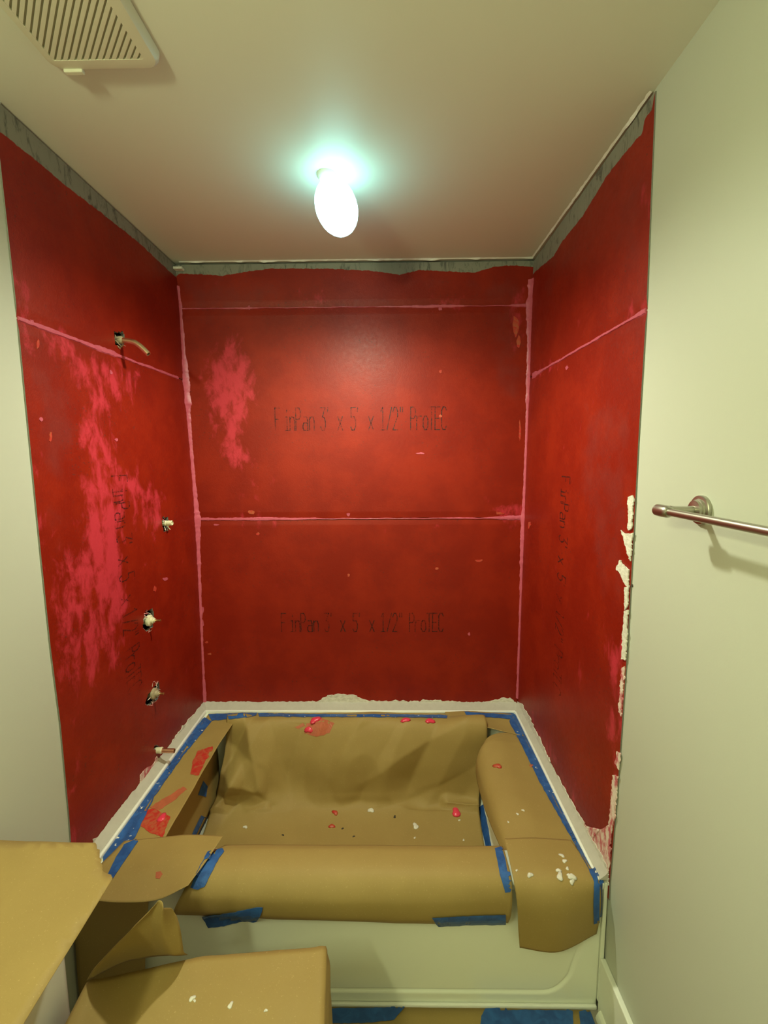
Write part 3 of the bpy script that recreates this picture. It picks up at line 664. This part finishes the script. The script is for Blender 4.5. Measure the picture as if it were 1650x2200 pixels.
tape([(1063,1823),(1083,1818),(1092,1850),(1102,1910),(1096,1916),(1085,1917),(1074,1880)], ('frpaper', 'frontpaper'), 'blue tape joining the long front sheet to the front right sheet', False, .6)
tape([(435,1967),(500,1958),(545,1948),(566,1947),(562,1960),(552,1978),(520,1977),(470,1989),(448,1990)], ('frontpaper', 'apron'), 'crinkled blue tape at the bottom left of the long front sheet', False, 1.2, .004)
tape([(928,1970),(1000,1966),(1086,1963),(1086,1985),(1000,1986),(942,1989)], ('frontpaper', 'apron'), 'straight blue tape at the bottom right of the long front sheet', False, .6, .003)
tape([(1030,1735),(1039,1728),(1048,1770),(1056,1818),(1043,1820),(1036,1780)], ('tub', 'backpaper'), 'blue tape inside the tub along the right edge of the crumpled lining', False, .6, .0016, .4)
tape([(404,1812),(418,1778),(432,1752),(444,1758),(432,1784),(420,1812)], ('backpaper', 'tub', 'inleft'), 'blue tape low inside the left end of the tub', False, .6)
tape([(425,1708),(436,1678),(445,1690),(442,1712)], ('backpaper', 'tub', 'inleft'), 'shaded blue tape scrap under the left rim strip inside the tub', False, .6)
tape([(700,2155),(760,2156),(868,2156),(870,2164),(846,2192),(800,2198),(704,2200)], ('floorpaper',), 'blue tape on the floor paper beside the covered toilet', False, .8)
tape([(1042,2168),(1130,2164),(1230,2166),(1232,2215),(1030,2215),(1034,2185)], ('floorpaper',), 'wide blue tape on the floor paper in front of the tub with white blobs', False, .8)
tape([(1243,2168),(1250,2161),(1266,2168),(1282,2212),(1248,2212)], ('floorpaper',), 'blue tape end on the floor in the corner by the baseboard', False, .8)

# ------------------------------------------------------------------ drips and smears (they belong to the sheet they stick to)
byk = {}
for o in bpy.data.objects:
    if o.name.startswith('kraft_paper_sheet'): byk[o['label']] = o
def sh(word): return next(o for k, o in byk.items() if word in k)
PS = {'leftpaper': sh('left tub rim'), 'backpaper': sh('crumpled'), 'rightpaper': sh('right tub rim'), 'frpaper': sh('white drips'), 'flpaper': sh('jutting'), 'cornerpaper': sh('back right corner')}
for poly, key, mt, nm in [([(425,1612),(472,1600),(455,1630),(432,1668),(409,1664),(413,1640)], 'leftpaper', 'red', 'red_smear'), ([(300,1742),(330,1738),(366,1755),(350,1800),(325,1790),(292,1768)], 'leftpaper', 'red', 'red_smear'),
        ([(322,1735),(395,1690),(402,1694),(372,1722),(340,1742)], 'leftpaper', 'redthin', 'red_smear'), ([(658,1556),(690,1542),(718,1555),(708,1574),(680,1583),(655,1576)], 'backpaper', 'redthin', 'red_smear'), ([(632,1562),(652,1553),(655,1560),(640,1566)], 'backpaper', 'redthin', 'red_smear'),
        ([(334,1874),(345,1871),(350,1878),(342,1888),(335,1887)], 'flpaper', 'redthin', 'red_smear')]:
    decal(nm, poly, (key,), M[mt], PS[key], .0008, .0002, 1.6, 4, 12)
def blob(px, py, r, key, mt, nm, sq=1.0):
    h = hit(px, py, (key,))
    if not h: return
    sc = (h[0]-CAM).length/FPX*r; bm = bmesh.new()
    bmesh.ops.create_icosphere(bm, subdivisions=2, radius=1)
    q = Vector((0, 0, 1)).rotation_difference(h[1]); ph = random.uniform(0, 9)
    for v in bm.verts:
        a = math.atan2(v.co.y, v.co.x); k = 1+.28*math.sin(2*a+ph)+.18*math.sin(3*a+ph*2)
        v.co = h[0]+q @ Vector((v.co.x*sc*k, v.co.y*sc*k*sq, max(-.0003, v.co.z*sc*.4)))
    fin(nm, bm, M[mt], PS[key], True)
for a in [(677,1547,9),(663,1568,7),(871,1547,8),(924,1549,8),(980,1745,9)]: blob(*a, 'backpaper', 'pinkblob', 'pink_drip')
blob(1142,1645,4,'rightpaper','redthin','red_drip'); blob(1069,1646,7,'rightpaper','red','red_drip'); blob(348,1757,8,'leftpaper','pinkblob','pink_drip')
for a in [(713,1775,5),(720,1746,5)]: blob(*a, 'backpaper', 'red', 'red_drip')
for a in [(797,1741,5),(893,1775,6),(527,1777,3.5),(590,1836,4),(526,1838,4),(584,1838,3),(891,1800,2),(987,1762,2),(996,1805,2)]: blob(*a, 'backpaper', 'plaster', 'plaster_drip')
for a in [(1207,1838,4),(1213,1850,4),(1219,1866,3),(1222,1880,3),(1203,1883,6),(1200,1870,4),(1229,1884,6),(1229,1895,4),(1139,1880,4.5),(1110,1870,2)]: blob(*a, 'frpaper', 'plaster', 'plaster_drip')
for a in [(1112,1749,2.5),(1124,1741,2.5),(1092,1766,2)]: blob(*a, 'rightpaper', 'plaster', 'plaster_drip')
blob(1003,1550,3.5,'cornerpaper','plaster','plaster_drip')
for a in [(848,1755,2.5),(736,1780,2),(760,1797,2),(608,1794,2),(970,1841,2.5)]: blob(*a, 'backpaper', 'dark', 'grit_speck')

# ------------------------------------------------------------------ toilet under its paper covers
tl = tag(empty('toilet', (.35, -1.42, 0)), 'white toilet mostly hidden beneath kraft paper at lower left', 'toilet')
bm = bmesh.new(); bbox(bm, (.012, -1.66, .385), (.205, -1.195, .735), .025, 4); fin('tank', bm, M['china'], tl, True, 40)
bm = bmesh.new(); bbox(bm, (.008, -1.67, .736), (.215, -1.185, .768), .012, 3); fin('tank_lid', bm, M['china'], tl, True, 40)
bm = bmesh.new(); rings = []
for z, x0, x1, hw in ((0, .12, .56, .11), (.03, .12, .56, .11), (.12, .14, .54, .10), (.22, .15, .62, .125), (.33, .10, .70, .175), (.385, .08, .715, .185), (.395, .085, .71, .18)):
    ring = []
    for k in range(28):
        a = 2*math.pi*k/28; cx = (x0+x1)/2; rx = (x1-x0)/2; c, s_ = math.cos(a), math.sin(a)
        e = .75 if c < 0 else 1.0
        ring.append(bm.verts.new((cx+rx*math.copysign(abs(c)**e, c), -1.425+hw*math.copysign(abs(s_)**e, s_), z)))
    rings.append(ring)
for a, b in zip(rings, rings[1:]):
    for k in range(28): bm.faces.new((a[k], a[(k+1) % 28], b[(k+1) % 28], b[k]))
bm.faces.new(rings[0][::-1]); bm.faces.new(rings[-1]); fin('bowl', bm, M['china'], tl, True, 50)
bm = bmesh.new(); lo = []; hi_ = []
for k in range(28):
    a = 2*math.pi*k/28; x, y = .47+.25*math.cos(a), -1.425+.185*math.sin(a)
    lo.append(bm.verts.new((x, y, .397))); hi_.append(bm.verts.new((x, y, .432)))
for k in range(28): bm.faces.new((lo[k], lo[(k+1) % 28], hi_[(k+1) % 28], hi_[k]))
bm.faces.new(lo[::-1]); bm.faces.new(hi_); bmesh.ops.bevel(bm, geom=[e for e in bm.edges if abs(e.verts[0].co.z-e.verts[1].co.z) < .001 and e.verts[0].co.z > .42], offset=.008, segments=3, affect='EDGES')
fin('seat_lid', bm, M['china'], tl, True, 50)
# stiff sheet on the tank, its torn corner and long edge overhanging
zt = .777
T = lambda x, y: at(x, y, 2, zt)
tp = [tuple(T(205, 1811)), tuple(T(212, 1828)), tuple(T(218, 1846)), tuple(T(219, 1858)), tuple(T(219, 1870)), tuple(T(238, 1880)), tuple(T(242, 1888))]
rows = []
edge = [Vector(p) for p in tp]
e2 = [T(242, 1888), T(165, 2013), T(50, 2200)]; d_ = (e2[2]-e2[0])
bm = bmesh.new()
out = []
for p, q in zip(edge, edge[1:]):
    for i in range(4):
        c = p+(q-p)*i/4; c += Vector((random.uniform(-.002, .002), random.uniform(-.002, .002), 0)); out.append(c)
out.append(edge[-1]); 
for i in range(1, 13): out.append(e2[0]+d_*(1.6*i/12))
yend = out[-1].y
out += [Vector((.005, yend, zt)), Vector((.005, edge[0].y+.006, zt))]
for i in range(1, 8): out.append(Vector((.005, edge[0].y+.006, zt)).lerp(edge[0], i/8))
bm.faces.new([bm.verts.new(p) for p in out]); bmesh.ops.triangulate(bm, faces=bm.faces)
for _ in range(4):
    bmesh.ops.subdivide_edges(bm, edges=[e for e in bm.edges if e.calc_length() > .035], cuts=1); bmesh.ops.triangulate(bm, faces=[f for f in bm.faces if len(f.verts) > 3])
for v in bm.verts: v.co.z += .0015*fbm(v.co.x*9, v.co.y*9, 2)
tc = fin('kraft_paper_sheet', bm, M['kraft'], None, True)
tag(tc, 'flat brown kraft sheet with a torn corner covering the toilet tank', 'paper')
s = tc.modifiers.new('thickness', 'SOLIDIFY'); s.thickness = .0008; s.offset = 0
# sheet over the seat with folded ends, and its raised flap towards the tub
Bz = .50
B = lambda x, y, z=Bz: tuple(at(x, y, 2, z))
bl_, br_ = B(185, 2110), B(699, 2032); bm2 = B(440, 2053, Bz-.002)
fl_, fr_ = (.262, -1.62, .475), (.800, -1.62, .50)
lay = [[(bl_[0]-.012, bl_[1]-.01, .33), bl_, bm2, br_, (br_[0]+.010, br_[1]-.004, .46), (br_[0]+.014, br_[1]-.012, .30)]]
for t in (.33, .66, 1.):
    l = Vector(bl_).lerp(Vector(fl_), t); r = Vector(br_).lerp(Vector(fr_), t); mm = l.lerp(r, .5)+Vector((0, 0, -.006))
    lay.append([(l.x-.012, l.y, .33), tuple(l), tuple(mm), tuple(r), (r.x+.010, r.y, .46), (r.x+.014, r.y, .30)])
A_ = []
for row in lay:                                       # keep the side folds crisp: resample each row linearly
    rr = [Vector(p) for p in row]; o_ = []
    for p, q, n_ in zip(rr, rr[1:], (3, 8, 8, 2, 4)): o_ += [tuple(p.lerp(q, i/n_)) for i in range(n_)]
    A_.append(o_+[tuple(rr[-1])])
bowlp = sheet('kraft_paper_sheet', A_, 60, 40, 'brown kraft sheet folded over the toilet seat beside the tub apron', 'bowlpaper', None, .003, 7)
PS['bowlpaper'] = bowlp
pk = at(350, 1928, 1, -1.205)
flap = [[tuple(Vector(bl_)+Vector((0, .002, .001))), tuple(Vector(B(264, 2072))+Vector((0, .002, .002))), tuple(Vector(B(330, 2060))+Vector((0, .002, .002))), tuple(Vector(B(402, 2056))+Vector((0, .002, .002)))],
        [tuple(at(205, 2078, 1, -1.215)), tuple(at(275, 2035, 1, -1.195)), tuple(at(330, 2018, 1, -1.185)), tuple(at(394, 2010, 1, -1.175))],
        [tuple(at(250, 2030, 1, -1.22)), tuple(at(295, 1990, 1, -1.21)), tuple(at(335, 1980, 1, -1.20)), tuple(at(383, 1975, 1, -1.185))],
        [tuple(at(318, 1962, 1, -1.22)), tuple(at(332, 1945, 1, -1.215)), tuple(pk), tuple(at(371, 1955, 1, -1.195))]]
fp = sheet('raised_flap', flap, 30, 30, None, 'flap', creases([((.72, 1.0), (.92, .2), .02, .22)], 1), .002, 9, parent=bowlp)
for a in [(413,2145,4),(495,2160,4),(571,2171,2.5),(418,2150,2)]: blob(*a, 'bowlpaper', 'plaster', 'plaster_drip')

# ------------------------------------------------------------------ plumbing on the left wall
def wallpt(px, py): return Vector(surf('l', np.array(uz('l', px, py)[0]), np.array(uz('l', px, py)[1])))
c = wallpt(256, 728)
arm = tag(empty('shower_pipe', c), 'bent metal shower pipe sticking out high on the left red wall', 'pipe')
tip = at(319, 761, 1, c.y); p1 = at(262, 731, 1, c.y)
pts = [Vector((c.x-.03, c.y, p1.z+.001)), p1, at(285, 734.5, 1, c.y), at(296, 740, 1, c.y), at(306, 748, 1, c.y), tip]
A_ = cr(np.array([tuple(p) for p in pts]), np.linspace(0, 5, 26))
bm = bmesh.new(); tube(bm, A_.tolist(), .0088, 18, .03); fin('pipe', bm, M['bronze'], arm, True, 40)
bm = bmesh.new(); lathe(bm, [(-.02, .012), (.004, .013), (.009, .0115), (.011, .0095)], (c.x, c.y, p1.z+.001), (1, 0, 0), 12); fin('threaded_nipple', bm, M['dirty'], arm, True, 40)
def crumbs(parent, px, py, n_, r, mt='pplaster'):                    # crumbled cement and mesh threads round a cut hole
    bm = bmesh.new(); ctr = wallpt(px, py)
    for _ in range(n_):
        a = random.uniform(0, 6.28); rr = r*random.uniform(.7, 1.15); p = ctr+Vector((.0015, rr*math.cos(a), rr*math.sin(a)*1.2)); s_ = random.uniform(.0015, .004)
        d = Vector((random.uniform(.001, .006), random.uniform(-.01, .01), random.uniform(-.01, .01)))
        tube(bm, [p-d, p, p+d], [.0006, s_*.5, .0006], 5)
    return tag(fin('mesh_thread', bm, M[mt], parent), kind='stuff')
crumbs(arm, 254, 728, 10, .022, 'dirty')
# mixer outlet stub
c = wallpt(347, 1124)
st = tag(empty('pipe_stub', c), 'short pale threaded pipe stub in the left red wall under the bent shower pipe', 'pipe')
bm = bmesh.new(); lathe(bm, [(-.03, .011), (.004, .011), (.006, .0095), (.010, .0105), (.013, .0095), (.017, .0105), (.020, .0095), (.026, .0105), (.028, .0085), (.018, .007)], c, (1, 0, .02), 18); fin('pipe', bm, M['valve'], st, True, 35)
bm = bmesh.new(); tube(bm, [c+Vector((.008, 0, -.009)), c+Vector((.013, 0, -.02)), c+Vector((.018, .001, -.026))], [.003, .0022, .001], 6); fin('sealing_tape_end', bm, M['valve'], st)
crumbs(st, 347, 1126, 8, .02)
def valve(px, py, sx, label, body, dirty):
    c = wallpt(px, py); v = tag(empty('shower_valve', c), label, 'valve')
    bm = bmesh.new(); lathe(bm, [(-.035, .015), (-.004, .015), (-.002, .021), (.006, .021), (.009, .017), (.010, .012), (.018, .011), (.019, .008), (.024, .007)], c, (1, 0, 0), 20); fin('bonnet', bm, M[body], v, True, 35)
    L = at(sx, py, 1, c.y).x-c.x
    bm = bmesh.new(); lathe(bm, [(.02, .0045), (L*.55, .0045), (L*.58, .0038), (L-.004, .0038), (L-.003, .0045), (L, .0045)], c, (1, 0, 0), 14); fin('stem', bm, M['brass'], v, True, 35)
    crumbs(v, px, py, 14 if dirty else 9, .033)
    return v
valve(314, 1333, 346, 'upper shower valve with clean cream bonnet and brass stem in the left wall', 'valve', False)
valve(325, 1490, 352, 'lower shower valve with corroded body and brass stem in the left wall', 'dirty', True)
c = wallpt(334, 1612)
sp = tag(empty('spout_pipe', c), 'copper spout pipe with white collar low on the left wall above the tub', 'pipe')
L = at(375, 1615, 1, c.y).x-c.x
bm = bmesh.new(); tube(bm, [c+Vector((-.03, 0, 0)), c+Vector((.03, 0, -.001)), c+Vector((L, 0, -.002))], .0085, 16, .03); fin('pipe', bm, M['copper'], sp, True, 40)
bm = bmesh.new(); lathe(bm, [(-.01, .0105), (.012, .0115), (.016, .0125), (.020, .0105)], c, (1, 0, 0), 16); fin('collar', bm, M['valve'], sp, True, 40)

# ------------------------------------------------------------------ towel bar on the right wall
ry, rz = -1.166, 1.507; xw = XR+.0035; xb = 1.435
tb = tag(empty('towel_bar', (xw, ry, rz)), 'brushed nickel towel bar with round wall plate on the cream right wall', 'towel bar')
for yy in (ry, ry-.60):
    bm = bmesh.new(); lathe(bm, [(0, .0285), (.006, .0285), (.0075, .0275), (.0085, .022), (.012, .021), (.0125, .0195), (.017, .0185), (.018, .013), (.019, .009)], (xw, yy, rz), (-1, 0, 0), 36); fin('wall_plate', bm, M['nickel'], tb, True, 30)
    bm = bmesh.new(); lathe(bm, [(.016, .0085), (.03, .0072), (.055, .0075), (.062, .0085)], (xw, yy, rz), (-1, 0, 0), 20); fin('post', bm, M['nickel'], tb, True, 40)
    sg = 1 if yy == ry else -1
    bm = bmesh.new(); lathe(bm, [(-.018, .0085), (-.014, .0112), (-.010, .0118), (.012, .0122), (.0135, .0118), (.021, .0118), (.023, .0105)], (xb, yy, rz-.002), (0, sg, 0), 24); fin('end_cap', bm, M['nickel'], tb, True, 30)
bm = bmesh.new(); tube(bm, [(xb, ry-.008, rz-.002), (xb, ry-.3, rz-.002), (xb, ry-.592, rz-.002)], .0072, 20); fin('bar', bm, M['nickel'], tb, True, 40)
p = at(1359, 1258, 0, XR+.0035)                        # loose screw hole plug beside the board
bm = bmesh.new(); lathe(bm, [(-.004, .0035), (.002, .0035), (.0025, .002)], p, (-1, 0, 0), 10); fin('screw_head', bm, M['dark'], wr)

# ------------------------------------------------------------------ exhaust fan grille in the ceiling
fan = tag(empty('exhaust_fan_grille', (.32, -1.12, H)), 'almond plastic exhaust fan grille with diagonal slots in the ceiling', 'vent')
x0, x1, y0, y1 = .196, .433, -1.245, -.999; zg = H-.020
bm = bmesh.new()                                      # rim: ring frame with sloping skirt
prof_ = [(0, H-.001), (.002, H-.012), (.008, H-.019), (.014, zg)]
rings = [[bm.verts.new((x, y, z)) for x, y in rrect(x0+i_, x1-i_, y0+i_, y1-i_, .03-i_*.6, 8)] for i_, z in prof_]
ix0, ix1, iy0, iy1 = x0+.022, x1-.030, y0+.03, y1-.031
inner = rrect(ix0, ix1, iy0, iy1, .004, 8)
rings.append([bm.verts.new((x, y, zg)) for x, y in inner]); rings.append([bm.verts.new((x, y, H-.004)) for x, y in inner])
for a, b in zip(rings, rings[1:]):
    for k in range(len(a)): bm.faces.new((a[k], a[(k+1) % len(a)], b[(k+1) % len(b)], b[k]))
fin('frame', bm, M['vent'], fan, True, 35)
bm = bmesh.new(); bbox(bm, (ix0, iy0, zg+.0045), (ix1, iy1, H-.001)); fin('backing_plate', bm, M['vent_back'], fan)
dd = Vector((.105, -.117)).normalized(); nn = Vector((-dd.y, dd.x)); nn = nn if nn.x > 0 else -nn
def clip(poly, f):
    out = []
    for a, b in zip(poly, poly[1:]+poly[:1]):
        fa, fb = f(a), f(b)
        if fa >= 0: out.append(a)
        if (fa >= 0) != (fb >= 0): out.append(a+(b-a)*(fa/(fa-fb)))
    return out
c0 = Vector(((ix0+ix1)/2, (iy0+iy1)/2)); pitch = .0106; sw = .0067
for k in range(-17, 18):
    c_ = c0+nn*pitch*k
    poly = [c_-dd*.3-nn*sw/2, c_+dd*.3-nn*sw/2, c_+dd*.3+nn*sw/2, c_-dd*.3+nn*sw/2]
    for f in (lambda p: p.x-ix0+.001, lambda p: ix1+.001-p.x, lambda p: p.y-iy0+.001, lambda p: iy1+.001-p.y): poly = clip(poly, f) if poly else poly
    if len(poly) < 3: continue
    bm = bmesh.new(); lo = [bm.verts.new((p.x, p.y, zg+.0005)) for p in poly]; hi_ = [bm.verts.new((p.x, p.y, zg+.0042)) for p in poly]
    for i in range(len(poly)): j = (i+1) % len(poly); bm.faces.new((lo[i], lo[j], hi_[j], hi_[i]))
    bm.faces.new(lo); bm.faces.new(hi_[::-1]); fin('slat', bm, M['vent'], fan)
bm = bmesh.new(); bbox(bm, (.222, y1-.010, H-.0245), (.262, y1+.001, H-.016), .002); fin('clip', bm, M['vent'], fan)

# ------------------------------------------------------------------ the lit globe over the tub
gl = tag(empty('ceiling_light', (.718, -.605, H)), 'glowing white globe light under the ceiling above the tub', 'light')
bm = bmesh.new(); lathe(bm, [(0, .028), (.006, .028), (.012, .024), (.016, .02)], (.718, -.605, H), (0, 0, -1), 28); fin('canopy', bm, M['vent'], gl, True, 40)
bm = bmesh.new(); bmesh.ops.create_uvsphere(bm, u_segments=24, v_segments=14, radius=1)
mt = Matrix.Translation((.746, -.605, 2.348)) @ Matrix.Rotation(math.radians(-20), 4, 'Y') @ Matrix.Diagonal((.062, .062, .081, 1))
bmesh.ops.transform(bm, matrix=mt, verts=bm.verts); fin('globe', bm, M['glow'], gl, True)
ld = bpy.data.lights.new('globe_beam', 'SPOT'); ld.energy = BEAM_W; ld.color = BEAM_C; ld.shadow_soft_size = .035; ld.spot_size = math.radians(176); ld.spot_blend = .80
lo = bpy.data.objects.new('globe_beam', ld); lo.location = (.762, -.605, 2.252); COL.objects.link(lo)
